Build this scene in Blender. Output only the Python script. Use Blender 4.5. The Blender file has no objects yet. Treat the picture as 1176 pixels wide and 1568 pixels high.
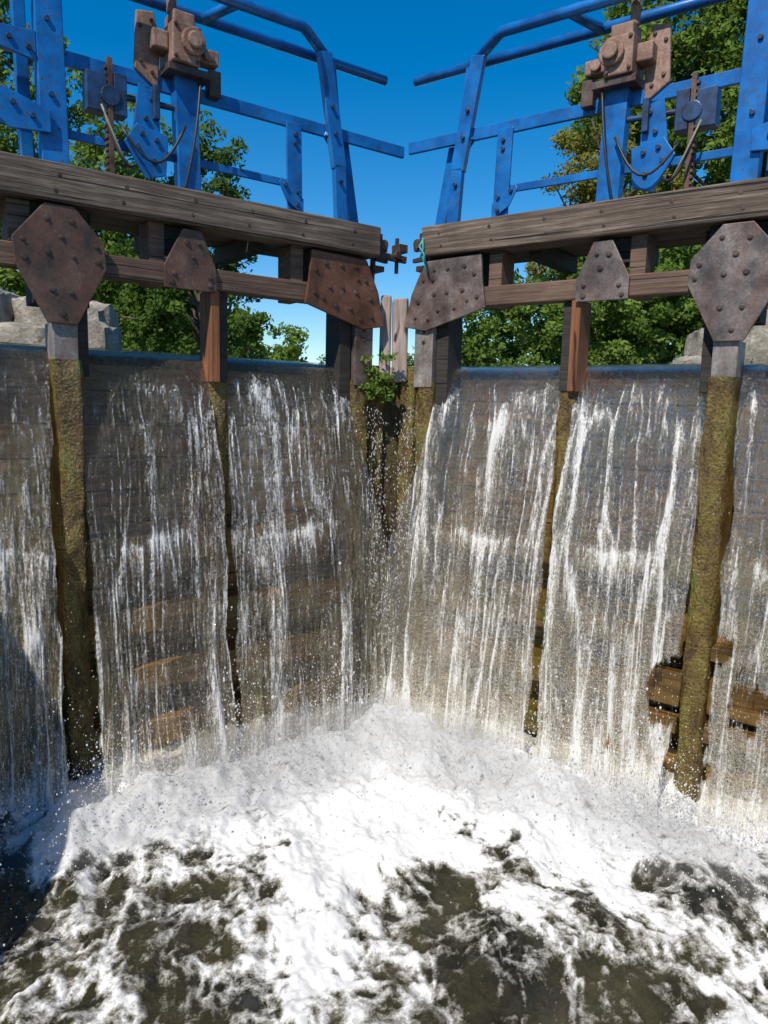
import bpy, math, random
import numpy as np
from mathutils import Vector, Matrix
random.seed(7); rng=np.random.default_rng(7)
scn=bpy.context.scene; COL=scn.collection
# ------------------------------------------------------------------ noise
_T=rng.random((256,256)).astype(np.float32)
def vn(x,y):
    xi=np.floor(x).astype(int); yi=np.floor(y).astype(int); fx=x-xi; fy=y-yi
    fx=fx*fx*(3-2*fx); fy=fy*fy*(3-2*fy)
    a=_T[xi&255,yi&255]; b=_T[(xi+1)&255,yi&255]; c=_T[xi&255,(yi+1)&255]; d=_T[(xi+1)&255,(yi+1)&255]
    return (a*(1-fx)+b*fx)*(1-fy)+(c*(1-fx)+d*fx)*fy
def fbm(x,y,o=4,g=.5):
    s=0;a=1;t=0
    for i in range(o):
        s=s+a*vn(x*2**i+17.3*i,y*2**i+9.1*i); t+=a; a*=g
    return s/t
def sm(x,a,b):
    t=np.clip((x-a)/(b-a),0,1); return t*t*(3-2*t)
# ------------------------------------------------------------------ node helpers
def newmat(name):
    m=bpy.data.materials.new(name); m.use_nodes=True; nt=m.node_tree; nt.nodes.clear()
    o=nt.nodes.new('ShaderNodeOutputMaterial'); return m,nt,o
def N(nt,t,**k):
    n=nt.nodes.new(t)
    for a,b in k.items(): setattr(n,a,b)
    return n
def coord(nt,scale=(1,1,1),kind='Object'):
    tc=N(nt,'ShaderNodeTexCoord'); mp=N(nt,'ShaderNodeMapping'); mp.inputs['Scale'].default_value=scale
    nt.links.new(tc.outputs[kind],mp.inputs[0]); return mp.outputs[0]
def noise(nt,vec,scale,detail=4,rough=.55,dist=0):
    n=N(nt,'ShaderNodeTexNoise'); n.inputs['Scale'].default_value=scale; n.inputs['Detail'].default_value=detail
    n.inputs['Roughness'].default_value=rough; n.inputs['Distortion'].default_value=dist
    nt.links.new(vec,n.inputs['Vector']); return n.outputs['Fac']
def ramp(nt,fac,stops):
    r=N(nt,'ShaderNodeValToRGB'); el=r.color_ramp.elements
    while len(el)<len(stops): el.new(.5)
    for e,(p,c) in zip(el,stops):
        e.position=p; e.color=(c,c,c,1) if not hasattr(c,'__len__') else (*c,1)
    nt.links.new(fac,r.inputs[0]); return r.outputs[0]
def mixc(nt,f,a,b,mode='MIX'):
    m=N(nt,'ShaderNodeMix',data_type='RGBA',blend_type=mode)
    for s,v in ((m.inputs[0],f),(m.inputs[6],a),(m.inputs[7],b)):
        if isinstance(v,bpy.types.NodeSocket): nt.links.new(v,s)
        elif hasattr(v,'__len__'): s.default_value=(*v,1)
        else: s.default_value=v
    return m.outputs[2]
def math_(nt,op,a,b=0.,clamp=False):
    m=N(nt,'ShaderNodeMath',operation=op,use_clamp=clamp)
    for s,v in ((m.inputs[0],a),(m.inputs[1],b)):
        if isinstance(v,bpy.types.NodeSocket): nt.links.new(v,s)
        else: s.default_value=v
    return m.outputs[0]
def bump(nt,h,st=.4,d=.01):
    b=N(nt,'ShaderNodeBump'); b.inputs['Strength'].default_value=st; b.inputs['Distance'].default_value=d
    nt.links.new(h,b.inputs['Height']); return b.outputs[0]
def princ(nt,o,col,rough=.6,metal=0,nrm=None,spec=.5):
    p=N(nt,'ShaderNodeBsdfPrincipled')
    for nm,v in (('Base Color',col),('Roughness',rough),('Metallic',metal),('Specular IOR Level',spec)):
        if isinstance(v,bpy.types.NodeSocket): nt.links.new(v,p.inputs[nm])
        elif hasattr(v,'__len__'): p.inputs[nm].default_value=(*v,1)
        else: p.inputs[nm].default_value=v
    if nrm: nt.links.new(nrm,p.inputs['Normal'])
    if o: nt.links.new(p.outputs[0],o.inputs[0])
    return p
def mixs(nt,f,a,b):
    n=N(nt,'ShaderNodeMixShader')
    if isinstance(f,bpy.types.NodeSocket): nt.links.new(f,n.inputs[0])
    else: n.inputs[0].default_value=f
    nt.links.new(a.outputs[0],n.inputs[1]); nt.links.new(b.outputs[0],n.inputs[2]); return n
# ------------------------------------------------------------------ materials
def wood(name,dark,mid,light,grain=(1.3,30,30),rough=.75,bs=.6):
    m,nt,o=newmat(name); v=coord(nt,grain); g=noise(nt,v,1.5,7,.68,.3)
    v2=coord(nt,(1,1,1)); b=noise(nt,v2,3.2,4,.6)
    c=ramp(nt,g,[(.28,dark),(.5,mid),(.72,light)])
    c2=mixc(nt,ramp(nt,b,[(.35,0.),(.7,.65)]),c,dark)
    crack=ramp(nt,noise(nt,coord(nt,(grain[0]*.6,grain[1]*1.7,grain[2]*1.7)),1.,3,.5,.6),[(.34,0.),(.40,1.)])
    c3=mixc(nt,crack,tuple(x*.2 for x in dark),c2)
    h=math_(nt,'ADD',g,math_(nt,'MULTIPLY',crack,.7))
    princ(nt,o,c3,rough,0,bump(nt,h,bs,.012)); return m
M_beam=wood('weathered_beam_wood',(.045,.030,.021),(.14,.10,.07),(.36,.28,.21),rough=.8,bs=.9)
M_rail=wood('brown_stained_timber',(.06,.035,.022),(.14,.08,.05),(.24,.15,.10))
M_post=wood('grey_split_timber',(.16,.11,.09),(.42,.32,.27),(.62,.53,.46),grain=(22,22,1.3))
M_dark=wood('tarred_timber',(.012,.010,.008),(.03,.024,.018),(.06,.045,.03))
M_orange=wood('orange_painted_timber',(.12,.04,.012),(.25,.09,.03),(.36,.15,.06),grain=(30,30,1.3))
def plank(name,k,gr=.85):
    m,nt,o=newmat(name); g=noise(nt,coord(nt,(2,20,20)),1.5,5,.6,.2)
    b=noise(nt,coord(nt),2.4,4,.6)
    c=ramp(nt,g,[(.25,(.03*k,.017*k,.006*k)),(.5,(.13*k,.072*k,.022*k)),(.75,(.26*k,.155*k,.05*k))])
    c=mixc(nt,ramp(nt,b,[(.42,0.),(.68,gr)]),c,(.085*k,.08*k,.02*k))
    princ(nt,o,c,.25,0,bump(nt,g,.6,.01)); return m
M_plank=plank('wet_gate_planks',1.5); M_plank2=plank('brown_gate_frame',.9,.2)
def moss(name,k=1):
    m,nt,o=newmat(name); a=noise(nt,coord(nt,(1,1,.45)),8,6,.7,.5); b=noise(nt,coord(nt),60,4,.65)
    c=ramp(nt,a,[(.30,(.03*k,.017*k,.006*k)),(.43,(.12*k,.07*k,.014*k)),(.56,(.22*k,.16*k,.03*k)),(.68,(.11*k,.15*k,.028*k))])
    h=math_(nt,'ADD',a,math_(nt,'MULTIPLY',b,.6))
    princ(nt,o,mixc(nt,ramp(nt,b,[(.38,.7),(.56,0.)]),c,(.03,.018,.006)),.28,0,bump(nt,h,1.,.03)); return m
M_moss=moss('wet_mossy_timber'); M_moss_shade=moss('wet_mossy_timber_shaded',.45)  # second copy is darkened to paint the shade in the centre gap
def rust(name,a,b,c,metal=.25,rough=.5):
    m,nt,o=newmat(name); n=noise(nt,coord(nt),7,7,.62); n2=noise(nt,coord(nt),60,4,.6); n3=noise(nt,coord(nt,(9,9,2)),1.5,4,.6)
    col=ramp(nt,n,[(.3,a),(.5,b),(.7,c)])
    col=mixc(nt,ramp(nt,n2,[(.4,.35),(.6,0.)]),col,tuple(x*.4 for x in a))
    col=mixc(nt,ramp(nt,n3,[(.45,0.),(.7,.6)]),col,(.15,.06,.028))
    princ(nt,o,col,ramp(nt,n,[(.3,rough-.1),(.7,rough+.2)]),metal,bump(nt,n2,.25,.004)); return m
M_plL=rust('rusty_plate_brown',(.045,.028,.022),(.11,.062,.043),(.20,.115,.08))
M_plC=rust('rusty_plate_orange',(.06,.03,.018),(.17,.07,.04),(.25,.125,.085))
M_plR=rust('rusty_plate_grey',(.085,.06,.05),(.19,.145,.125),(.31,.25,.22),.4,.38)
M_gear=rust('rusty_casting',(.14,.075,.05),(.29,.17,.12),(.42,.28,.22),.0,.65)
M_bolt=rust('bolt_steel',(.04,.028,.022),(.09,.06,.045),(.17,.12,.10),.4,.45)
M_galv=rust('worn_steel_band',(.16,.14,.12),(.30,.27,.24),(.42,.40,.37),.2,.5)
def blue():
    m,nt,o=newmat('blue_paint'); n=noise(nt,coord(nt),5,5,.6); n2=noise(nt,coord(nt),38,6,.7); n3=noise(nt,coord(nt),11,5,.65)
    c=ramp(nt,n,[(.3,(.004,.07,.26)),(.7,(.010,.18,.52))])
    c=mixc(nt,ramp(nt,n3,[(.5,0.),(.72,.7)]),c,(.02,.06,.14))
    chip=ramp(nt,n2,[(.59,0.),(.64,1.)])
    c=mixc(nt,chip,c,(.07,.045,.035))
    princ(nt,o,c,mixc(nt,chip,(.30,.30,.30),(.8,.8,.8)),0,bump(nt,n2,.2,.003)); return m
M_blue=blue()
def dblue():
    m,nt,o=newmat('dark_grimy_paint'); n=noise(nt,coord(nt),14,5,.6)
    princ(nt,o,ramp(nt,n,[(.35,(.012,.014,.02)),(.65,(.02,.06,.16))]),.4); return m
M_dblue=dblue()
def simple(name,c,r=.6):
    m,nt,o=newmat(name); n=noise(nt,coord(nt),20,4)
    princ(nt,o,mixc(nt,n,tuple(x*.7 for x in c),tuple(min(1,x*1.3) for x in c)),r); return m
M_rubber=simple('black_hose',(.02,.02,.022),.5); M_yel=simple('yellow_hose',(.22,.2,.12),.5); M_rope=simple('teal_rope',(.05,.3,.32),.8)
def stone():
    m,nt,o=newmat('limestone'); n=noise(nt,coord(nt),4,7,.65); n2=noise(nt,coord(nt),25,5,.7)
    c=ramp(nt,n,[(.3,(.17,.14,.11)),(.5,(.36,.31,.24)),(.7,(.55,.49,.40))])
    princ(nt,o,mixc(nt,ramp(nt,n2,[(.4,.5),(.6,0.)]),c,(.09,.085,.065)),.85,0,bump(nt,math_(nt,'ADD',n,n2),.8,.03)); return m
M_stone=stone()
def grass():
    m,nt,o=newmat('bank_grass'); n=noise(nt,coord(nt),.8,8,.7)
    princ(nt,o,ramp(nt,n,[(.3,(.03,.05,.012)),(.7,(.10,.12,.035))]),.9,0,bump(nt,n,.7,.1)); return m
M_grass=grass()
def bark():
    m,nt,o=newmat('bark'); n=noise(nt,coord(nt,(1,1,.2)),12,5)
    princ(nt,o,ramp(nt,n,[(.3,(.04,.03,.02)),(.7,(.14,.10,.07))]),.9,0,bump(nt,n,.8,.03)); return m
M_bark=bark()
def leafm(name,dark,light,tr=.35):
    m,nt,o=newmat(name); at=N(nt,'ShaderNodeAttribute',attribute_name='tone')
    c=ramp(nt,at.outputs['Fac'],[(0.,dark),(1.,light)])
    d=N(nt,'ShaderNodeBsdfDiffuse'); t=N(nt,'ShaderNodeBsdfTranslucent')
    nt.links.new(c,d.inputs[0]); nt.links.new(mixc(nt,.5,c,(.20,.26,.03)),t.inputs[0])
    mx=mixs(nt,tr,d,t); nt.links.new(mx.outputs[0],o.inputs[0]); return m
M_lfG=leafm('leaf_green',(.035,.07,.015),(.14,.22,.045))
M_lfB=leafm('leaf_bright',(.06,.11,.02),(.24,.34,.07),.42)
M_lfY=leafm('leaf_olive_yellow',(.07,.075,.02),(.30,.26,.06))
M_lfD=leafm('leaf_dark',(.015,.04,.01),(.05,.11,.025))

# ------------------------------------------------------------------ mesh helpers
def link(ob,parent=None):
    COL.objects.link(ob)
    if parent: ob.parent=parent
    return ob
def np_mesh(name,V,Fq,mat,parent=None,smooth=False,attrs=None):
    me=bpy.data.meshes.new(name); V=np.asarray(V,dtype=np.float32); Fq=np.asarray(Fq,dtype=np.int32)
    k=Fq.shape[1]; me.vertices.add(len(V)); me.vertices.foreach_set('co',V.ravel())
    me.loops.add(Fq.size); me.loops.foreach_set('vertex_index',Fq.ravel())
    me.polygons.add(len(Fq)); me.polygons.foreach_set('loop_start',np.arange(0,Fq.size,k,dtype=np.int32))
    me.polygons.foreach_set('loop_total',np.full(len(Fq),k,dtype=np.int32))
    if smooth: me.polygons.foreach_set('use_smooth',np.ones(len(Fq),dtype=bool))
    me.update(calc_edges=True)
    for an,av in (attrs or {}).items():
        a=me.attributes.new(an,'FLOAT','POINT'); a.data.foreach_set('value',np.asarray(av,dtype=np.float32).ravel())
    me.materials.append(mat); me.validate()
    return link(bpy.data.objects.new(name,me),parent)
def grid_faces(nx,ny):
    i=np.arange(nx-1)[:,None]*ny+np.arange(ny-1)[None,:]; i=i.ravel()
    return np.stack([i,i+ny,i+ny+1,i+1],1)
class B:
    def __init__(s,f=lambda p:p): s.v=[];s.f=[];s.m=f
    def add(s,vs,fs):
        o=len(s.v); s.v+=[s.m(p) for p in vs]; s.f+=[[o+i for i in f] for f in fs]
    def box(s,u0,u1,w0,w1,z0,z1,jit=0):
        j=lambda:random.uniform(-jit,jit) if jit else 0
        s.add([(u+j(),w+j(),z+j()) for u in(u0,u1) for w in(w0,w1) for z in(z0,z1)],
          [(0,1,3,2),(4,6,7,5),(0,4,5,1),(2,3,7,6),(0,2,6,4),(1,5,7,3)])
    def prism(s,poly,w0,w1):
        n=len(poly); s.add([(a,w0,b) for a,b in poly]+[(a,w1,b) for a,b in poly],
          [tuple(range(n)),tuple(range(2*n-1,n-1,-1))]+[(i,n+i,n+(i+1)%n,(i+1)%n) for i in range(n)])
    def tube(s,pts,r,n=8,r2=None,phase=0,flat=1,close=True):
        P=[Vector(p) for p in pts]; rings=[]
        for i,p in enumerate(P):
            d=(P[min(i+1,len(P)-1)]-P[max(i-1,0)]).normalized()
            ref=Vector((0,1,0)) if abs(d.y)<.9 else Vector((0,0,1))
            a=d.cross(ref).normalized(); b=d.cross(a).normalized()
            rr=r if r2 is None else r+(r2-r)*i/(len(P)-1)
            rings.append([tuple(p+a*math.cos(phase+2*math.pi*k/n)*rr+b*math.sin(phase+2*math.pi*k/n)*rr*flat) for k in range(n)])
        fs=[]
        for i in range(len(P)-1):
            for k in range(n): fs.append((i*n+k,i*n+(k+1)%n,(i+1)*n+(k+1)%n,(i+1)*n+k))
        if close: fs+= [tuple(range(n-1,-1,-1)),tuple((len(P)-1)*n+k for k in range(n))]
        s.add([v for r_ in rings for v in r_],fs)
    def bar(s,p,q,wd,th=None): s.tube([p,q],wd*.7071,4,phase=math.pi/4,flat=(th or wd)/wd)
    def disc(s,u,w,z,r,l,n=8): s.tube([(u,w,z),(u,w+l,z)],r,n)
    def obj(s,name,mat,parent=None,bev=.006,smooth=False):
        me=bpy.data.meshes.new(name); me.from_pydata(s.v,[],s.f); me.update()
        import bmesh
        bm=bmesh.new(); bm.from_mesh(me); bmesh.ops.recalc_face_normals(bm,faces=bm.faces); bm.to_mesh(me); bm.free()
        me.materials.append(mat); ob=link(bpy.data.objects.new(name,me),parent)
        if smooth:
            me.polygons.foreach_set('use_smooth',[len(p.vertices)==4 for p in me.polygons])
        if bev:
            b=ob.modifiers.new('bev','BEVEL'); b.width=bev; b.segments=2; b.limit_method='ANGLE'; b.angle_limit=math.radians(40)
        return ob
def empty(name,loc=(0,0,0),rz=0):
    e=bpy.data.objects.new(name,None); e.location=loc; e.rotation_euler=(0,0,rz); return link(e)
def eroded_post(name,f,u0,u1,w0,w1,z0,z1,mat,parent,seed):
    nz=int((z1-z0)*70); na=36; th=np.linspace(0,2*np.pi,na,endpoint=False); z=np.linspace(z0,z1,nz)
    ex=5; cx=np.sign(np.cos(th))*np.abs(np.cos(th))**(2/ex); cy=np.sign(np.sin(th))*np.abs(np.sin(th))**(2/ex)
    Z,TH=np.meshgrid(z,th,indexing='ij'); CX=np.tile(cx,(nz,1)); CY=np.tile(cy,(nz,1))
    n=fbm(np.cos(TH)*2.1+seed*7+2*np.sin(TH),Z*5+seed,5,.6)-.5; lo=fbm(Z*1.7+seed*3,Z*0+seed,3)-.5
    k=1+.36*n; U=(u0+u1)/2+(u1-u0)/2*CX*k+.03*lo; W=(w0+w1)/2+(w1-w0)/2*CY*k
    P=np.stack([U,W,Z],-1).reshape(-1,3); P=np.array([f(p) for p in P])
    i=np.arange(nz-1)[:,None]*na; j=np.arange(na)[None]; a=(i+j).ravel(); b_=(i+(j+1)%na).ravel()
    return np_mesh(name,P,np.stack([a,b_,b_+na,a+na],1),mat,parent,True)

# ------------------------------------------------------------------ lock gates
A=math.radians(36); OX,OY=0.04,6.0
def build_gate(s):
    f=lambda p:(s*p[0],-p[1],p[2])
    g=empty('lock_gate',(OX,OY,0),-s*A)
    uB=.32 if s<0 else .40
    b=B(f); b.box(uB,3.5,.03,.25,3.555,3.762)
    beam=b.obj('top_beam',M_beam,g,.012)
    b=B(f); b.box(.86,3.5,.07,.195,3.185,3.315); b.obj('middle_rail',M_rail,g,.008)
    b=B(f)
    for k in range(3): b.box(.5,3.5,-.62+.2*k,-.43+.2*k,3.62,3.66)
    b.obj('walkway_planks',M_rail,g,.004)
    b=B(f)
    for u in (.6,1.15,1.75,2.3,2.9): b.box(u,u+.09,-.62,.03,3.50,3.615)
    b.obj('walkway_joists',M_dark,g,.004)
    b=B(f)
    b.box(1.90,2.0,-.02,.17,3.18,3.553); b.box(2.66,2.78,-.02,.17,3.32,3.553); b.box(.92,1.02,-.02,.17,3.18,3.553)
    b.obj('struts',M_rail,g,.006)
    b=B(f)
    b.box(.5,.60,-.05,.15,2.5,3.2); b.box(1.48,1.545,-.03,.16,2.6,3.18); b.box(2.36,2.43,-.02,.14,2.6,3.3)
    b.box(1.66,1.9,-.05,.13,3.40,3.553); b.box(.42,.85,-.05,.16,3.2,3.553); b.box(2.35,2.66,-.05,.15,3.0,3.553)
    b.obj('frame_timbers',M_dark,g,.006)
    b=B(f); b.box(1.548,1.61,.0,.19,2.6,3.183); b.obj('paddle_post',M_orange,g,.005)
    for k,(u0,u1,w0,w1,z1) in enumerate(((2.42,2.58,-.05,.24,2.69),(1.47,1.60,-.05,.15,2.70),(.16,.30,-.05,.13,2.78),(.345,.50,-.05,.18,2.66))):
        eroded_post('mossy_post',f,u0,u1,w0,w1,-.6,z1,M_moss,g,k*3+s+5)
    b=B(f); b.box(2.435,2.572,.0,.21,2.66,2.90); b.obj('post_neck',M_galv,g,.006)
    b=B(f); b.box(.33,.49,-.02,.19,2.62,3.10); b.obj('mitre_band',M_galv if s>0 else M_plR,g,.006)
    b=B(f); z=-.7
    while z<2.66:
        h=.215
        for (ua,ub) in ((.3,1.5),(1.5,2.5),(2.5,3.55)):
            b.box(ua+.002,ub-.002,-.19+random.uniform(-.01,.01),-.10+random.uniform(-.006,.006),z+.003,min(z+h-.003,2.69))
        z+=h
    b.obj('gate_boards',M_plank,g,.006)
    b=B(f)
    for z0,z1,w1 in ((1.42,1.60,.10),(.95,1.12,.09),(.55,.72,.09),(.15,.32,.09)):
        for (ua,ub) in ((.5,1.47),(1.60,2.42),(2.58,3.5)): b.box(ua,ub,-.11,w1,z0,z1,.008)
    b.obj('cross_beams',M_plank,g,.01)
    if s>0:
        b=B(f)
        for z0,z1,w1 in ((1.0,1.09,.25),(.66,.88,.22),(.50,.60,.27)): b.box(2.18,2.42,.10,w1,z0,z1,.006); b.box(2.58,3.5,.10,w1,z0,z1,.006)
        b.obj('lower_frame_planks',M_plank2,g,.008)
    bigp=[(2.44,3.54),(2.60,3.54),(2.77,3.34),(2.76,3.20),(2.60,2.89),(2.44,2.89),(2.27,3.22),(2.28,3.36)]
    smp=[(1.68,3.53),(1.80,3.53),(1.92,3.30),(1.92,3.165),(1.58,3.165),(1.58,3.30)]
    cp=[(.88,3.535),(.42,3.52),(.31,3.30),(.25,3.06),(.44,3.03),(.93,3.17),(.90,3.34)]
    MB=M_plL if s<0 else M_plR
    b=B(f); b.prism(bigp,.214,.236); b.prism(smp,.197,.218); b.obj('iron_plates',MB,g,.004)
    b=B(f); b.prism(cp,.197,.22); b.obj('corner_plate',M_plC if s<0 else MB,g,.004)
    b=B(f)
    for (u,z) in [(2.45,3.46),(2.58,3.46),(2.32,3.33),(2.31,3.25),(2.72,3.33),(2.72,3.24),(2.46,3.27),(2.58,3.27),(2.52,3.37),(2.47,3.07),(2.58,3.07),(2.52,2.95),
                  (1.70,3.45),(1.78,3.45),(1.74,3.36),(1.63,3.26),(1.87,3.26),(1.63,3.20),(1.87,3.20),
                  (.5,3.46),(.62,3.46),(.76,3.46),(.84,3.4),(.42,3.38),(.38,3.24),(.5,3.28),(.62,3.3),(.74,3.3),(.86,3.24),(.55,3.16),(.68,3.18),(.36,3.12),(.46,3.10),(.5,3.38),(.78,3.22)]:
        dw=.016 if u>2.2 else 0
        u+=random.uniform(-.012,.012); z+=random.uniform(-.008,.008); k=random.uniform(.8,1.25); b.disc(u,.216+dw,z,.018*k,.007,12); b.disc(u,.22+dw,z,.012*k,.010,6)
    for u in (.55,.95,1.35,1.73,2.15,2.52,3.0):
        b.disc(u,.246,3.70,.013,.007,8); b.disc(u+.02,.246,3.61,.011,.007,8)
    for z in (2.95,3.02): b.disc(.41,.185,z,.014,.012,6)
    b.obj('bolts',M_bolt,g,.002)
    b=B(f)
    b.box(uB-.05,uB-.004,.06,.2,3.60,3.73); b.disc(uB-.07,.15,3.66,.035,.05,12)
    b.bar((uB-.14,.12,3.64),(uB-.01,.12,3.66),.04); b.tube([(uB-.03,.12,3.45),(uB-.03,.12,3.78)],.014,8); b.box(uB-.10,uB-.0,.0,.16,3.47,3.51); b.bar((uB-.16,.1,3.56),(uB-.02,.14,3.56),.03)
    b.tube([(uB-.1,.0,3.4),(uB-.1,.0,3.8)],.02,8)
    if s<0: b.bar((.30,.10,3.60),(.02,.16,3.58),.05,.03); b.disc(.12,.17,3.60,.03,.03,10); b.tube([(.08,.12,3.48),(.08,.12,3.74)],.016,8); b.box(.02,.10,.08,.18,3.63,3.69)
    b.obj('mitre_latch',M_bolt,g,.004)
    # ------------ railings & gear
    r=empty('gate_railing',(OX,OY,0),-s*A)
    b=B(f); zt=5.02
    b.tube([(3.6,.05,zt-.02),(.88,.05,zt),(.85,.035,zt-.002),(.82,.015,zt-.004),(.46,-.28,zt)],.036,14)
    b.tube([(3.6,-.30,zt),(-.07,-.30,zt+.01)],.036,14)
    for u in (1.45,2.75): b.tube([(u,-.30,zt),(u-.1,.05,zt)],.034,12)
    b.obj('handrails',M_blue,r,0,True)
    b=B(f)
    ue=-.12 if s<0 else .03
    b.bar((3.6,-.10,4.45),(ue,-.10,4.45),.085,.03)
    b.bar((3.6,-.10,4.03),(.90,-.10,4.03),.052,.02)
    b.bar((.64,-.06,4.96),(.50,-.06,4.2),.11,.05); b.bar((.50,-.06,4.22),(.47,-.06,3.7),.095,.05)
    b.bar((.46,-.28,5.0),(.42,-.24,4.46),.085,.05); b.bar((.40,-.2,4.5),(.27,-.16,3.66),.09,.05)
    b.bar((.60,-.08,4.44),(.40,-.2,4.34),.06,.05)
    b.bar((.87,-.08,4.44),(.85,-.08,3.66),.12,.02)
    b.bar((1.68,-.06,4.55),(1.65,-.06,3.66),.15,.09)
    b.bar((2.50,-.06,5.35),(2.47,-.06,3.66),.15,.10)
    b.bar((2.62,-.25,5.35),(2.58,-.25,3.66),.07,.07)
    b.prism([(.80,3.93),(.98,4.05),(1.0,4.01),(.94,3.9),(.80,3.82)],-.055,-.045)
    b.prism([(1.86,4.36),(1.98,4.40),(2.02,4.12),(1.97,3.98),(1.84,4.0)],-.04,-.02)
    b.prism([(1.80,4.12),(2.0,4.16),(2.08,4.04),(1.95,3.84),(1.82,3.88)],-.018,-.004)
    b.prism([(2.56,4.52),(2.86,4.50),(2.95,4.42),(2.56,4.36)],-.03,-.01); b.prism([(2.50,4.1),(2.75,4.18),(2.9,4.12),(2.72,3.96),(2.5,3.98)],-.0,.02)
    b.obj('railing_frame',M_blue,r,.005)
    b=B(f)
    for (u,z,w) in [(.86,4.36,-.07),(.86,4.3,-.07),(.85,3.97,-.044),(.95,4.0,-.044),(.85,3.88,-.044),(1.9,4.32,-.02),(1.94,4.2,-.02),(1.88,4.08,-.003),(1.97,4.1,-.003),(1.9,3.95,-.003),(2.0,4.02,-.003),
         (2.5,4.6,-.01),(2.5,4.9,-.01),(2.49,4.2,-.01),(2.6,4.42,-.01),(2.7,4.45,-.01),(2.8,4.46,-.01),(2.6,4.05,.02),(2.7,4.1,.02),(.58,4.6,-.03),(.55,4.42,-.03),(.5,4.1,-.03)]:
        b.disc(u,w,z,.016,.016,8)
    b.obj('frame_bolts',M_dblue,r,.002)
    p=empty('paddle_gear',(OX,OY,0),-s*A)
    b=B(f)
    b.box(1.62,1.80,-.16,.08,4.55,4.78); b.box(1.64,1.78,-.12,.05,4.78,4.86); b.disc(1.67,.08,4.68,.08,.03,20); b.disc(1.67,.11,4.68,.05,.03,16)
    b.prism([(1.84,4.40),(1.99,4.50),(1.97,4.84),(1.86,4.86),(1.82,4.7)],-.10,-.07)
    b.box(1.80,1.90,-.12,.02,4.62,4.73); b.tube([(1.76,-.04,4.86),(1.76,-.04,5.14)],.032,10); b.box(1.69,1.85,-.1,.02,5.1,5.18)
    b.box(1.46,1.62,-.1,.0,4.62,4.71); b.disc(1.54,.0,4.66,.035,.03,12)
    b.obj('gearbox',M_gear,p,.010)
    b=B(f); b.box(1.54,1.82,-.14,.06,4.50,4.545); b.box(1.44,1.52,-.1,-.02,4.44,4.60)
    for q in ((1.63,4.76),(1.78,4.76),(1.78,4.58),(1.64,4.57)): b.disc(q[0],.08,q[1],.014,.012,6)
    for q in ((1.88,4.8),(1.95,4.55),(1.95,4.75),(1.88,4.5)): b.disc(q[0],-.07,q[1],.014,.012,6)
    b.obj('gearbox_bracket',M_bolt,p,.004)
    b=B(f); b.box(2.17,2.29,-.12,-.02,4.18,4.40); b.box(2.05,2.13,-.12,-.02,4.18,4.42); b.box(1.86,1.9,-.1,.02,4.2,4.4)
    b.disc(2.15,-.10,4.28,.06,.09,18); b.tube([(2.28,-.06,4.3),(1.7,-.06,4.32)],.02,8)
    b.obj('rack_housing',M_dblue,p,.006)
    b=B(f); b.box(2.135,2.165,-.06,-.02,3.70,4.50)
    for i in range(18): b.box(2.163,2.18,-.06,-.02,3.82+i*.036,3.838+i*.036)
    b.obj('rack_bar',M_plL,p,.002)
    def arc(p0,p1,sag,n=12):
        return [tuple(np.array(p0)*(1-t)+np.array(p1)*t+np.array([0,.04*math.sin(3.14*t),-sag*math.sin(math.pi*t)])) for t in np.linspace(0,1,n)]
    b=B(f)
    b.tube(arc((1.7,.02,4.2),(2.1,.02,4.1),.22),.009,8); b.tube(arc((1.60,.03,4.50),(1.72,.03,3.78),.03),.009,8); b.tube(arc((2.2,.02,4.15),(2.02,.02,3.9),.12),.009,8)
    b.obj('hoses',M_rubber,p,0,True)
    b=B(f); b.tube(arc((2.22,.03,4.2),(2.06,.03,3.86),.05),.007,8); b.obj('grease_line',M_yel,p,0,True)
    if s>0:
        b=B(f); b.tube([(.42,.26,3.66),(.40,.27,3.62),(.44,.275,3.57),(.46,.27,3.5),(.43,.272,3.55),(.47,.26,3.44)],.008,6); b.tube([(.42,.26,3.68),(.43,.265,3.6),(.40,.27,3.52)],.007,6)
        b.obj('rope_scrap',M_rope,g,0,True)
    return g
gates={-1:build_gate(-1),1:build_gate(1)}
b=B()
b.box(OX-.108,OX-.020,5.74,5.95,2.66,3.30,.006); b.box(OX-.014,OX+.105,5.75,5.95,2.66,3.285,.006)
b.obj('mitre_post',M_post,None,.012)
eroded_post('mitre_post_foot',lambda p:tuple(p),OX-.12,OX+.12,5.84,6.06,-.6,2.70,M_moss_shade,None,17)

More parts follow.
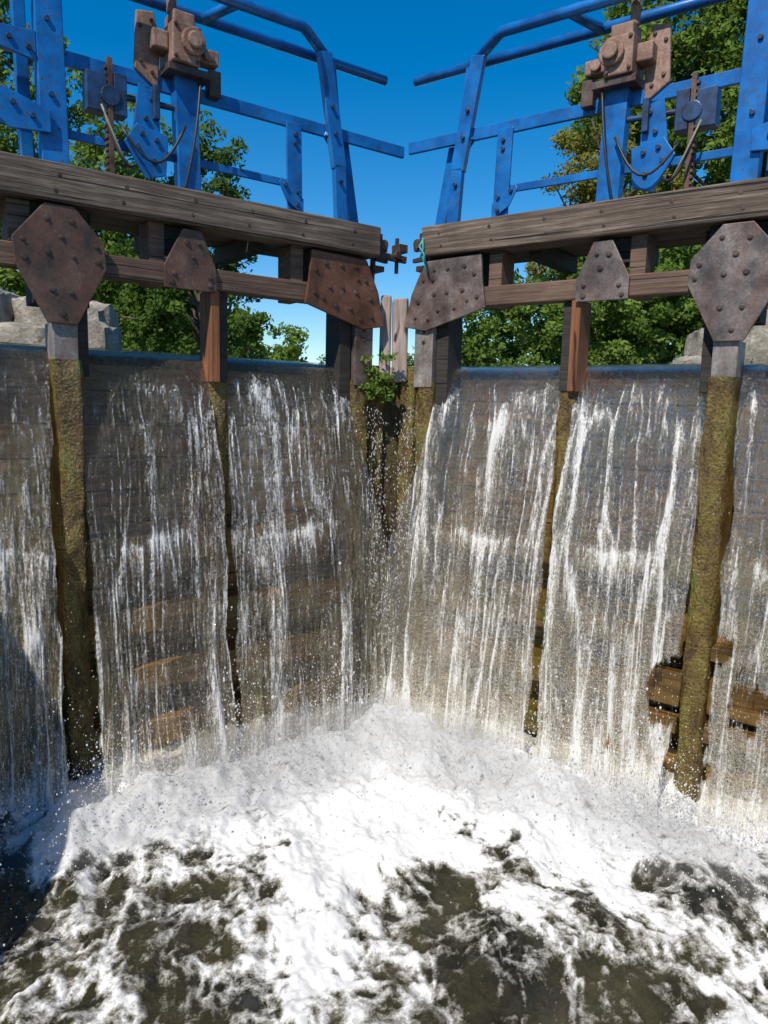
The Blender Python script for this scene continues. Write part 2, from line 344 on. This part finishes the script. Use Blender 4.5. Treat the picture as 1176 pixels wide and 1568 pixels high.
# ------------------------------------------------------------------ falling water
def water_sheet_mat():
    m,nt,o=newmat('falling_water'); at=N(nt,'ShaderNodeAttribute',attribute_name='foam').outputs['Fac']; mk=N(nt,'ShaderNodeAttribute',attribute_name='milk_lip_light').outputs['Fac']; op=N(nt,'ShaderNodeAttribute',attribute_name='open').outputs['Fac']
    s1=noise(nt,coord(nt,(75,75,4.0)),1,4,.68,.6); s2=noise(nt,coord(nt,(90,90,55)),1,2,.6,.6)
    x=math_(nt,'ADD',math_(nt,'MULTIPLY',s1,1.25),math_(nt,'MULTIPLY',s2,.9))
    x=math_(nt,'ADD',x,math_(nt,'SUBTRACT',at,1.20))
    foam=ramp(nt,x,[(.05,.0),(.28,.32),(.56,.97)])
    n1=bump(nt,math_(nt,'ADD',s1,math_(nt,'MULTIPLY',s2,.6)),.8,.03)
    n2=bump(nt,math_(nt,'ADD',math_(nt,'MULTIPLY',s1,.6),math_(nt,'MULTIPLY',s2,.8)),1.,.03)
    tr=N(nt,'ShaderNodeBsdfTransparent'); tr.inputs[0].default_value=(.96,.91,.77,1)
    gl=N(nt,'ShaderNodeBsdfGlossy'); gl.inputs['Roughness'].default_value=.06; gl.inputs['Color'].default_value=(1,.97,.9,1); nt.links.new(n2,gl.inputs['Normal'])
    df=N(nt,'ShaderNodeBsdfDiffuse'); df.inputs[0].default_value=(.46,.38,.21,1); nt.links.new(n1,df.inputs['Normal'])
    wf=N(nt,'ShaderNodeBsdfDiffuse'); wf.inputs[0].default_value=(.88,.87,.83,1); wt=N(nt,'ShaderNodeBsdfTranslucent'); wt.inputs[0].default_value=(.88,.87,.83,1)
    wf=mixs(nt,.25,wf,wt)
    milk_lip_light=math_(nt,'ADD',mk,math_(nt,'MULTIPLY',math_(nt,'SUBTRACT',s1,.5),1.0),True)
    a=mixs(nt,milk_lip_light,tr,df)
    lw=N(nt,'ShaderNodeFresnel'); lw.inputs['IOR'].default_value=1.33; nt.links.new(n2,lw.inputs['Normal'])
    a=mixs(nt,math_(nt,'ADD',math_(nt,'MULTIPLY',lw.outputs[0],1.0),.08,True),a,gl); a=mixs(nt,foam,a,wf)
    clear=N(nt,'ShaderNodeBsdfTransparent'); h=math_(nt,'ADD',op,math_(nt,'MULTIPLY',math_(nt,'SUBTRACT',s1,.5),1.4)); a=mixs(nt,ramp(nt,h,[(.46,0.),(.58,1.)]),a,clear)
    nt.links.new(a.outputs[0],o.inputs[0]); return m
M_fall=water_sheet_mat()
def drop_mat():
    m,nt,o=newmat('white_spray'); d=N(nt,'ShaderNodeBsdfDiffuse'); d.inputs[0].default_value=(.88,.88,.88,1); t=N(nt,'ShaderNodeBsdfTranslucent'); t.inputs[0].default_value=(.88,.88,.88,1)
    nt.links.new(mixs(nt,.5,d,t).outputs[0],o.inputs[0]); return m
M_drop=drop_mat()
def icos():
    t=(1+5**.5)/2; v=np.array([(-1,t,0),(1,t,0),(-1,-t,0),(1,-t,0),(0,-1,t),(0,1,t),(0,-1,-t),(0,1,-t),(t,0,-1),(t,0,1),(-t,0,-1),(-t,0,1)],float); v/=np.linalg.norm(v[0])
    f=np.array([(0,11,5),(0,5,1),(0,1,7),(0,7,10),(0,10,11),(1,5,9),(5,11,4),(11,10,2),(10,7,6),(7,1,8),(3,9,4),(3,4,2),(3,2,6),(3,6,8),(3,8,9),(4,9,5),(2,4,11),(6,2,10),(8,6,7),(9,8,1)])
    return v,f
IV,IF=icos()
def droplets(name,P,R,stretch,mat,parent=None):
    P=np.asarray(P); R=np.asarray(R); n=len(P); sc=np.ones((n,1,3))*R[:,None,None]; sc[:,0,2]*=stretch
    V=(IV[None]*sc+P[:,None,:]).reshape(-1,3); Fc=(IF[None]+12*np.arange(n)[:,None,None]).reshape(-1,3)
    return np_mesh(name,V,Fc,mat,parent,True)
K=.27
def fall_w(d): return K*np.sqrt(np.maximum(d,0))
def build_fall(s):
    e=empty('waterfall',(OX,OY,0),-s*A)
    for i,(ua,ub) in enumerate(((.52,1.49),(1.58,2.43),(2.575,3.5))):
        nu=int((ub-ua)*280); nt_=240
        t=np.linspace(0,1,nt_); top=t<.12
        w=np.where(top,-.45+.45*(t/.12),0); d=np.where(top,0,((t-.12)/.88)**1.5*2.95)
        w=np.where(top,w,fall_w(d)); z=np.where(top,2.80-.035*(t/.12)**3,2.765-d)
        u=np.linspace(0,1,nu)
        U,T=np.meshgrid(u,t,indexing='ij'); W=np.tile(w,(nu,1)); Z=np.tile(z,(nu,1)); D=np.tile(d,(nu,1))
        ragL=.035*np.sqrt(D)*(1.6*fbm(Z*3.1+i*9+s,Z*0+3,4)-.5); ragR=.03*np.sqrt(D)*(1.8*fbm(Z*3.3+i*5-s,Z*0+8,4)-.6)
        if i==0: ragL=ragL-.36*sm(D,0.0,1.9); ragR=ragR-.035*sm(D,.3,.9)
        elif i==1: ragL=ragL-.04*sm(D,.3,.9); ragR=ragR-.01*sm(D,.3,.9)
        else: ragL=ragL+.035*sm(D,.1,.9)
        UU=(ua+ragL)+(ub-ragR-ua-ragL)*U
        UU=UU+.012*np.sqrt(D)*(fbm(UU*6+s*3,Z*1.5,3)-.5)*2
        rid=fbm(UU*16+s*31,Z*.8+5,4)-.5; big=fbm(UU*4+s*11,Z*1.1+2,3)-.5
        grow=np.clip(D/2.6,0,1); fallz=np.sqrt(D+.02)
        wa=.10*(fbm(UU*2+s*5,fallz*1.6,3)-.5)*2
        uu=UU+wa*(.3+grow)
        r0=1-np.abs(2*vn(uu*7+s*4+i*3,fallz*.9+3)-1)
        r1=1-np.abs(2*vn(uu*15+s*40+i*7,fallz*1.3+3)-1); r2=1-np.abs(2*vn(uu*31+s*11,fallz*2.4+8)-1); r3=1-np.abs(2*vn(uu*58+9,fallz*5+1)-1)
        m1=sm(fbm(uu*5+20+s,fallz*2.0,3),.38,.60); m2=sm(fbm(uu*9+33,fallz*3,3),.38,.64)
        braid=np.clip(r1-.80,0,1)/.20*m1*.55+np.clip(r2-.74,0,1)/.26*m2*.50+np.clip(r3-.7,0,1)/.3*.24+np.clip(r0-.86,0,1)/.14*.25
        on=sm(D,.01,.22)
        W=W+rid*(.010+.05*grow)+big*(.015+.10*grow)+braid*.02*on+(fbm(UU*60,Z*9,3)-.5)*(.006+.022*grow)
        Z=Z+np.where(D<=0,.006*(fbm(UU*9,W*9,2)-.5),0)
        fo=-.04+.16*grow+.52*(fbm(UU*2.6+s*7,Z*.9,4)-.5)+braid*on*(.80 if s>0 else .62)
        fo+=.60*sm(.45-Z+.5*(fbm(UU*8,Z*0+2,3)-.5),0,.55)
        for uc,wd in ((.98,.27),(2.0,.26),(3.0,.3)):
            zz=1.60+.16*(fbm(UU*7,UU*0+s,4)-.5); st=.25+1.1*fbm(UU*25+s,Z*2,3)
            fo+=.52*st*np.exp(-((UU-uc)/wd)**2)*np.where(Z<zz,np.exp(-(zz-Z)/.12),np.exp(-(Z-zz)/.02))
        fo+=np.where(D<=0,-.6,-.30*np.exp(-D/.06))
        edge=np.minimum(UU-UU[:1],UU[-1:]-UU)
        fo+=.12*(1-sm(edge,0,.05))*on
        mk=-.13+.36*grow**.7*(.2+1.4*fbm(UU*7+s*3,Z*.6,4))+.60*(fbm(UU*2.5+s*9,Z*.8+4,3)-.5)+.5*np.exp(-D/.03)  # milkiness, plus a last term painting the olive highlight along the crest lip
        if s<0: mk=mk+.03
        mk=np.where(D<=0,.25,mk)
        op=.62*(1-sm(edge,0,.028))*on*grow**.3
        if s>0 and i>=1:
            hole=fbm(UU*5.3+4,Z*2.6+1,4,.5)-.03+.30*np.exp(-((UU-2.75)/.55)**2-((Z-.82)/.32)**2)
            op=np.maximum(op,sm(hole,.56,.80)*(1-sm(Z,1.2,1.5))*.72)
        V=np.stack([s*UU,-W,Z],-1).reshape(-1,3)
        np_mesh('sheet',V,grid_faces(nu,nt_),M_fall,e,True,{'foam':fo,'milk_lip_light':mk,'open':op})
    n=1100
    u=rng.uniform(.42,3.3,n); d=2.8*rng.random(n)**.45
    w=fall_w(d)+rng.exponential(.02,n)*(.3+d)+.01
    droplets('flying_drops',np.stack([s*u,-w,2.765-d],1),rng.uniform(.001,.0024,n),2.5,M_drop,e)
    n=900; d=rng.uniform(.3,2.6,n); u=.34+rng.normal(0,.05,n); w=.19+.08*d+rng.exponential(.03,n)
    droplets('trickle_drops',np.stack([s*u,-w,2.765-d],1),rng.uniform(.001,.003,n),3.5,M_drop,e)
for s in (-1,1): build_fall(s)

# ------------------------------------------------------------------ lower pool
def pool_mat():
    m,nt,o=newmat('foaming_water'); at=N(nt,'ShaderNodeAttribute',attribute_name='foam').outputs['Fac']
    v=coord(nt); n1=noise(nt,v,17,5,.72,.8); n2=noise(nt,v,85,3,.7,.4)
    x=math_(nt,'ADD',at,math_(nt,'MULTIPLY',math_(nt,'SUBTRACT',n1,.5),1.3)); x=math_(nt,'ADD',x,math_(nt,'MULTIPLY',math_(nt,'SUBTRACT',n2,.5),.9))
    f=ramp(nt,x,[(.18,0.),(.42,.34),(.84,1.)])
    nrm=bump(nt,math_(nt,'ADD',n1,math_(nt,'MULTIPLY',n2,.6)),.8,.03)
    nrf=bump(nt,math_(nt,'ADD',n1,math_(nt,'MULTIPLY',n2,.5)),.4,.02)
    wc=ramp(nt,noise(nt,v,2.5,3),[(.35,(.010,.010,.004)),(.7,(.065,.055,.024))])
    wa=princ(nt,None,wc,.06,0,nrm); fo=princ(nt,None,mixc(nt,f,(.46,.42,.33),(.86,.86,.845)),.4,0,nrf)
    wt=N(nt,'ShaderNodeBsdfTranslucent'); wt.inputs[0].default_value=(.86,.86,.83,1); fo=mixs(nt,.12,fo,wt)
    mx=mixs(nt,f,wa,fo); nt.links.new(mx.outputs[0],o.inputs[0]); return m
M_pool=pool_mat()
def gate_line_y(x): return OY-np.abs(x-OX)*math.tan(A)
def pool_fields(X,Y):
    dist=(gate_line_y(X)-Y)*math.cos(A)-.42
    wx=X+.5*(fbm(X*1.3,Y*1.3,3)-.5); wy=Y+.5*(fbm(X*1.3+40,Y*1.3+7,3)-.5)
    n=fbm(wx*2.6,wy*2.6,5,.6)
    lace=1-np.abs(2*fbm(wx*4+60+.6*wy,wy*3+5,4,.55)-1)*3.2
    lace2=1-np.abs(2*fbm(wx*9+10,wy*7+5,3,.6)-1)*3.0
    lace3=1-np.abs(2*fbm(wx*21+10,wy*15+5,3,.6)-1)*2.8
    body=.95*sm(Y+1.8*(n-.5)+.05*X,3.05,4.1)
    tongue=.70*np.exp(-((X+.28-.12*(Y-3)+.5*(n-.5))/.27)**2)*sm(Y,1.5,3.2)
    tl=.22*np.exp(-((X+1.15)/.30)**2)+.45*np.exp(-((X-1.40+.25*(Y-3.5))/.25)**2)
    foam=body+tongue+tl+.30*lace+.36*lace2+.30*lace3+1.1*(n-.5)-.10
    foam=foam-.2*sm(-X,1.55,2.1)*sm(Y,3,4)-.15*sm(X,-.1,.3)*sm(3.2-Y,0,.5)
    near=np.exp(-np.maximum(dist,0)/1.0)
    nr=np.exp(-(np.maximum(dist-.1,0)/.6)**2)
    H=.15*nr+.05*np.exp(-((dist-1.1)/.5)**2)
    turb=(fbm(X*3.6+9,Y*2.6,4,.5)-.5)
    H=H+turb*.22*(.5+.8*near)+np.clip(foam,0,1.2)*.014
    H+=(fbm(X*12,Y*8,4,.6)-.5)*.055
    bil=np.abs(fbm(X*9+3,Y*6,4,.6)-.5)*2; H+=bil*.022*np.clip(foam,0,1)
    return foam,H-.04
xs=np.linspace(-2.95,2.95,640); ys=np.linspace(2.0,6.1,440)
X,Y=np.meshgrid(xs,ys,indexing='ij'); fo,H=pool_fields(X,Y); H=H*sm(Y,2.0,2.2)
np_mesh('foaming_lock_water',np.stack([X,Y,H],-1).reshape(-1,3),grid_faces(640,440),M_pool,None,True,{'foam':fo})
xs=np.linspace(-2.95,2.95,90); ys=np.linspace(-60,2.0,500)
X,Y=np.meshgrid(xs,ys,indexing='ij'); fo2,_=pool_fields(X,Y)
np_mesh('downstream_water',np.stack([X,Y,Y*0],-1).reshape(-1,3),grid_faces(90,500),M_pool,None,True,{'foam':fo2*.8})
n=30000
xx=rng.uniform(-2.3,2.3,n); dd=.42+rng.gamma(1.3,.22,n)-.12; yy=gate_line_y(xx)-dd/math.cos(A)
plume=.5+1.4*fbm(xx*3.3,xx*0+4,3)**2*2
zz=.08+rng.exponential(.11,n)*plume
droplets('spray_drops',np.stack([xx,yy,zz],1),rng.gamma(2.,.0009,n)+.0007,1.4,M_drop)
m,nt,o=newmat('spray_mist'); vs=N(nt,'ShaderNodeVolumeScatter'); vs.inputs['Density'].default_value=.9; vs.inputs['Color'].default_value=(1,1,1,1); nt.links.new(vs.outputs[0],o.inputs['Volume'])
nx,na=120,24; xx=np.linspace(-2.2,2.2,nx); th=np.linspace(0,2*np.pi,na,endpoint=False)
XX,TH=np.meshgrid(xx,th,indexing='ij'); end=np.sqrt(np.clip(1-(XX/2.2)**2,0,1))**.5
RR=end*(.55+.6*fbm(XX*1.8,XX*0+5,3)); YY=gate_line_y(XX)-1.0+np.cos(TH)*.50*RR; ZZ=.10+np.sin(TH)*.36*RR*(1+.5*(fbm(XX*5+3,TH*0+1,3)-.5))
i=np.arange(nx-1)[:,None]*na; j=np.arange(na)[None]; a=(i+j).ravel(); b_=(i+(j+1)%na).ravel()
np_mesh('spray_mist',np.stack([XX,YY,ZZ],-1).reshape(-1,3),np.stack([a,b_,b_+na,a+na],1),m,None,True)

# ------------------------------------------------------------------ upper water, walls, ground
m,nt,o=newmat('canal_water'); n=noise(nt,coord(nt),3,4); princ(nt,o,(.03,.05,.025),.06,0,bump(nt,n,.15,.02))
me=bpy.data.meshes.new('canal_water'); me.from_pydata([(-2.95,OY-2.99*math.tan(A)+.52,2.795),(OX,OY+.5,2.795),(2.95,OY-2.91*math.tan(A)+.52,2.795),(2.95,60,2.795),(-2.95,60,2.795)],[],[(0,1,2,3,4)]); me.materials.append(m); link(bpy.data.objects.new('canal_water',me))
for sx in (-1,1):
    b=B(); y=-60
    while y<60:
        L=6.
        if -6<=y<4.8:
            z=-1.2; L=1.2
            while z<3.0:
                b.box(*(sorted((sx*2.96,sx*3.6))),y+.006,y+L-.006,z+.006,min(z+.43,3.04)-.006,.006); z+=.43
            b.box(*(sorted((sx*2.93,sx*3.6))),y+.006,y+L-.006,3.045,3.16)
        else: b.box(*(sorted((sx*2.96,sx*3.6))),y,y+L,-1.2,3.14 if y<4 else 2.84)
        y+=L
    b.obj('lock_wall',M_stone,None,.012)
gx=[-500,-60,-12,-3.58,3.58,12,60,500]; gy=[-500,-60,4.4,4.8,60,200,900]; gz=[3.1,3.1,3.1,2.82,2.82,2.82,2.82]
V=[(x,y,z) for x in gx for y,z in zip(gy,gz)]; Fs=[]
for i in range(7):
    for j in range(6):
        if i==3 and 1<=j<=3: continue
        a=i*7+j; Fs.append((a,a+7,a+8,a+1))
me=bpy.data.meshes.new('ground'); me.from_pydata(V,[],Fs); me.materials.append(M_grass); link(bpy.data.objects.new('ground',me))
me=bpy.data.meshes.new('canal_bed'); me.from_pydata([(-3.5,-60,-1.2),(3.5,-60,-1.2),(3.5,60,-1.2),(-3.5,60,-1.2)],[],[(0,1,2,3)]); me.materials.append(M_stone); link(bpy.data.objects.new('canal_bed',me))
def rock(name,c,sz,seed):
    n=16; u=np.linspace(-1,1,n); Vs=[];Fs=[]
    for ax in range(3):
        for sg in (-1,1):
            a,b_=np.meshgrid(u,u,indexing='ij'); P=np.zeros((n,n,3)); P[...,ax]=sg; P[...,(ax+1)%3]=a if sg>0 else b_; P[...,(ax+2)%3]=b_ if sg>0 else a
            o=len(Vs)*n*n; Vs.append(P.reshape(-1,3)); Fs.append(grid_faces(n,n)+o)
    P=np.concatenate(Vs); L=np.linalg.norm(P,axis=1,keepdims=True); P=P/L**.5
    P=P*(1+.5*(fbm(P[:,:1]*1.4+seed*3.1+P[:,2:]*.9,P[:,1:2]*1.4+seed,5,.6)-.5))
    P=P*np.array(sz)+np.array(c); return np_mesh(name,P,np.concatenate(Fs),M_stone,None,False)
for i,(c,sz) in enumerate([((-4.55,8.6,3.25),(.35,.4,.48)),((-3.95,8.7,3.2),(.32,.3,.42)),((-3.4,8.6,3.15),(.28,.35,.42)),((-5.1,8.4,3.3),(.4,.4,.55)),((-3.15,8.2,2.95),(.2,.3,.35)),((-4.2,8.2,2.95),(.6,.3,.3)),
     ((3.75,8.6,3.1),(.33,.35,.36)),((4.35,8.7,3.2),(.4,.4,.45)),((5.0,8.6,3.2),(.4,.4,.45)),((3.3,8.2,2.85),(.2,.3,.25))]): rock('limestone_block',c,sz,i)

# ------------------------------------------------------------------ vegetation
def leaves(name,C,per,rad,size,mat,parent=None,flat=.7,droop=0):
    C=np.asarray(C); n=len(C)*per
    c=np.repeat(C,per,0); rr=np.repeat(np.asarray(rad)*np.ones(len(C)),per)
    d=rng.normal(0,1,(n,3)); d/=np.linalg.norm(d,axis=1,keepdims=True); d*=(rng.random((n,1))**.45); d[:,2]*=flat
    P=c+d*rr[:,None]
    if droop: P[:,2]-=droop*rng.random(n)**2*rr
    nr=rng.normal(0,.8,(n,3))+np.array([-.3,-.7,.6]); nr/=np.linalg.norm(nr,axis=1,keepdims=True)
    a=np.cross(nr,rng.normal(0,1,(n,3))); a/=np.linalg.norm(a,axis=1,keepdims=True); bb=np.cross(nr,a)
    sz=size*rng.uniform(.6,1.3,(n,1))
    V=np.stack([P-a*sz,P-bb*sz*.5,P+a*sz,P+bb*sz*.5],1).reshape(-1,3)
    tn=np.repeat(rng.random(len(C)),per)*.6+.4*rng.random(n)
    return np_mesh(name,V,np.arange(4*n).reshape(-1,4),mat,parent,False,{'tone':np.repeat(tn,4)})
def crown_pts(blobs,per):
    out=[]
    for (c,r) in blobs:
        n=max(3,int(per*(r[0]*r[1]*r[2])**(2/3))); d=rng.normal(0,1,(n,3)); d/=np.linalg.norm(d,axis=1,keepdims=True)
        d*=rng.uniform(.45,1.05,(n,1)); out.append(np.array(c)+d*np.array(r))
    return np.concatenate(out)
def tree(name,base,h,blobs,mat,per=7,lp=70,rad=.55,size=.11,tr=.22,droop=0):
    e=empty(name,base); bx,by,bz=base
    C=crown_pts([((c[0]-bx,c[1]-by,c[2]-bz),r) for c,r in blobs],per)
    b=B(); pts=[(.12*math.sin(i),.1*math.cos(i*1.3),h*i/6) for i in range(7)]; pts[0]=(0,0,-.2)
    b.tube(pts,tr,9,r2=tr*.25)
    idx=rng.choice(len(C),min(len(C),20),replace=False)
    for i in idx:
        q=C[i]; z0=max(h*.22,min(h*.9,q[2]-abs(q[0])*.6-.5)); s0=np.array([0,0,z0]); mid=(s0+q)/2+rng.normal(0,.12,3)+np.array([0,0,.15])
        b.tube([tuple(s0),tuple(mid),tuple(q)],tr*.25,5,r2=tr*.05)
    b.obj('trunk_and_limbs',M_bark,e,0,True)
    leaves('foliage',C,lp,rad*rng.uniform(.6,1.25,len(C)),size,mat,e,.75,droop)
GZ=2.82
tree('poplar_tree',(7.6,17,GZ),9,[((7.0,17,8.5),(2.6,1.6,3.0)),((8.8,17,11.5),(3.0,1.6,2.6)),((4.9,16.5,8.6),(1.4,1.1,1.6)),((10.5,17,7.5),(2.5,1.6,3.6)),((5.8,16.8,10.6),(1.4,1.1,1.1)),((7.5,16.5,5.5),(2.6,1.2,1.8))],M_lfB,30,120,.40,.075)
tree('cypress_tree',(3.9,14.5,GZ),4.6,[((3.9,14.5,5.4),(1.0,.8,1.9)),((3.2,14.3,4.9),(.6,.7,1.1)),((4.9,14.8,6.0),(.9,.8,1.4)),((3.7,14.5,7.0),(.85,.6,1.1)),((3.3,14.4,6.2),(.5,.5,.9))],M_lfY,44,130,.24,.045,.15,.8)
tree('plane_tree',(9.5,22,GZ),8,[((9.5,22,8),(3.5,2.4,4)),((6.8,22,6),(2.0,2,2.2)),((12.5,22,9),(3,2.6,5)),((7,22,10),(2,1.5,2.5))],M_lfG,10,110,.75,.13)
C=crown_pts([((1.75,11.8,3.5),(.75,.6,1.15)),((2.9,11.8,3.8),(1.0,.6,1.2)),((4.2,11.9,3.9),(1.2,.7,1.4)),((5.6,12,4.0),(1.3,.7,1.5)),((7,12,4),(1.4,.8,1.6))],100)
leaves('ivy_hedge',C,110,.20,.045,M_lfB)
C=crown_pts([((3.4,12.8,4.8),(1.2,.5,.7)),((5.3,12.8,5),(1.5,.6,.8)),((3.5,12.9,3.6),(2.2,.4,.9))],40); leaves('cypress_hedge',C,90,.28,.06,M_lfD)
tree('ash_tree',(-8.3,18,GZ),8,[((-8.8,18,8.2),(2.3,1.4,2.6)),((-6.5,18,7.2),(1.4,1.2,2.3)),((-10.4,18,11),(2.2,1.6,2.5)),((-7.3,17.8,5.0),(2.0,1.2,1.8)),((-9.8,18,5.5),(1.6,1.2,2.2))],M_lfB,22,110,.42,.08)
tree('lime_tree',(-5.2,20,GZ),6,[((-4.7,20,7.9),(1.1,.9,1.9)),((-5.8,20,5.8),(1.6,1.2,1.8)),((-4.4,20,5.4),(.9,.9,1.6))],M_lfG,32,100,.38,.075)
tree('elm_tree',(-3.6,15,GZ),2.4,[((-3.9,15,4.2),(1.1,.8,1.3)),((-3.0,15,3.6),(.6,.6,.9)),((-5.2,15,4.4),(1.2,.9,1.4))],M_lfG,40,100,.26,.055)
tree('oak_tree',(-6.2,9.3,GZ),5.5,[((-5.3,9.0,7.75),(1.1,.7,.5)),((-4.5,9,7.7),(.4,.4,.25)),((-6.4,9,7.5),(1.0,.8,.8)),((-5.3,9.2,5.0),(.5,.6,.7))],M_lfD,24,100,.28,.055,.15)
C=crown_pts([((-9.3,46,5.2),(1.7,1.5,2.8)),((-6.2,46,4.4),(1.5,1.3,2.6)),((-7.8,50,4.2),(1.6,1.3,2.2)),((-12,46,6),(2.2,2,3.6)),((-4.6,60,4),(1,1.5,2.2)),((-15,50,7),(4,3,5)),((1,90,4),(5,3,3)),((9,80,5),(9,4,5)),((-22,60,8),(9,4,7)),((24,60,8),(12,4,8))],9)
leaves('distant_trees',C,90,.8,.18,M_lfB)
C=np.array([(OX-.12+rng.normal(0,.07),5.66+rng.normal(0,.03),2.68+rng.normal(0,.08)) for _ in range(30)])
leaves('wall_plant',C,26,.055,.020,M_lfB)
b=B(); b.tube([(0,0,0),(0,0,4.6)],.07,10,r2=.05); b.box(-.5,.5,-.04,.04,4.2,4.28)
for x in (-.42,0,.42): b.tube([(x,0,4.28),(x,0,4.4)],.03,8)
up=b.obj('utility_pole',M_bark,None,0); up.location=(-7.4,40,2.9)

# ------------------------------------------------------------------ light, sky, camera
EL=math.radians(50)
sunv=Vector((-.50,-.86,0)).normalized()*math.cos(EL)+Vector((0,0,math.sin(EL)))
L=bpy.data.lights.new('sun','SUN'); L.energy=5.0; L.angle=math.radians(.5); L.color=(1,.94,.85)
so=link(bpy.data.objects.new('sun',L)); so.rotation_euler=sunv.to_track_quat('Z','Y').to_euler()
w=bpy.data.worlds.new('World'); scn.world=w; w.use_nodes=True; nt=w.node_tree; nt.nodes.clear()
sk=nt.nodes.new('ShaderNodeTexSky'); sk.sky_type='NISHITA'; sk.sun_disc=False; sk.sun_elevation=EL; sk.sun_rotation=math.atan2(sunv.x,sunv.y)
sk.altitude=0; sk.air_density=1.0; sk.dust_density=.1; sk.ozone_density=3.
hs=nt.nodes.new('ShaderNodeHueSaturation'); hs.inputs['Saturation'].default_value=1.48
bg=nt.nodes.new('ShaderNodeBackground'); bg.inputs[1].default_value=.14; ow=nt.nodes.new('ShaderNodeOutputWorld')
nt.links.new(sk.outputs[0],hs.inputs['Color']); nt.links.new(hs.outputs[0],bg.inputs[0]); nt.links.new(bg.outputs[0],ow.inputs[0])
scn.view_settings.view_transform='Standard'; scn.view_settings.look='None'; scn.view_settings.exposure=0
p=math.radians(8); r=math.radians(1.5)
fw=Vector((0,math.cos(p),-math.sin(p)));u0=Vector((0,math.sin(p),math.cos(p)));r0=Vector((1,0,0))
R=r0*math.cos(r)+u0*math.sin(r);U=u0*math.cos(r)-r0*math.sin(r)
cam=bpy.data.cameras.new('camera'); cam.sensor_fit='VERTICAL'; cam.sensor_height=24; cam.lens=24*1132/1568; cam.clip_end=2000; cam.clip_start=.05
co=link(bpy.data.objects.new('camera',cam)); M=Matrix((R,U,-fw)).transposed().to_4x4(); M.translation=Vector((0,0,2.46)); co.matrix_world=M
scn.camera=co
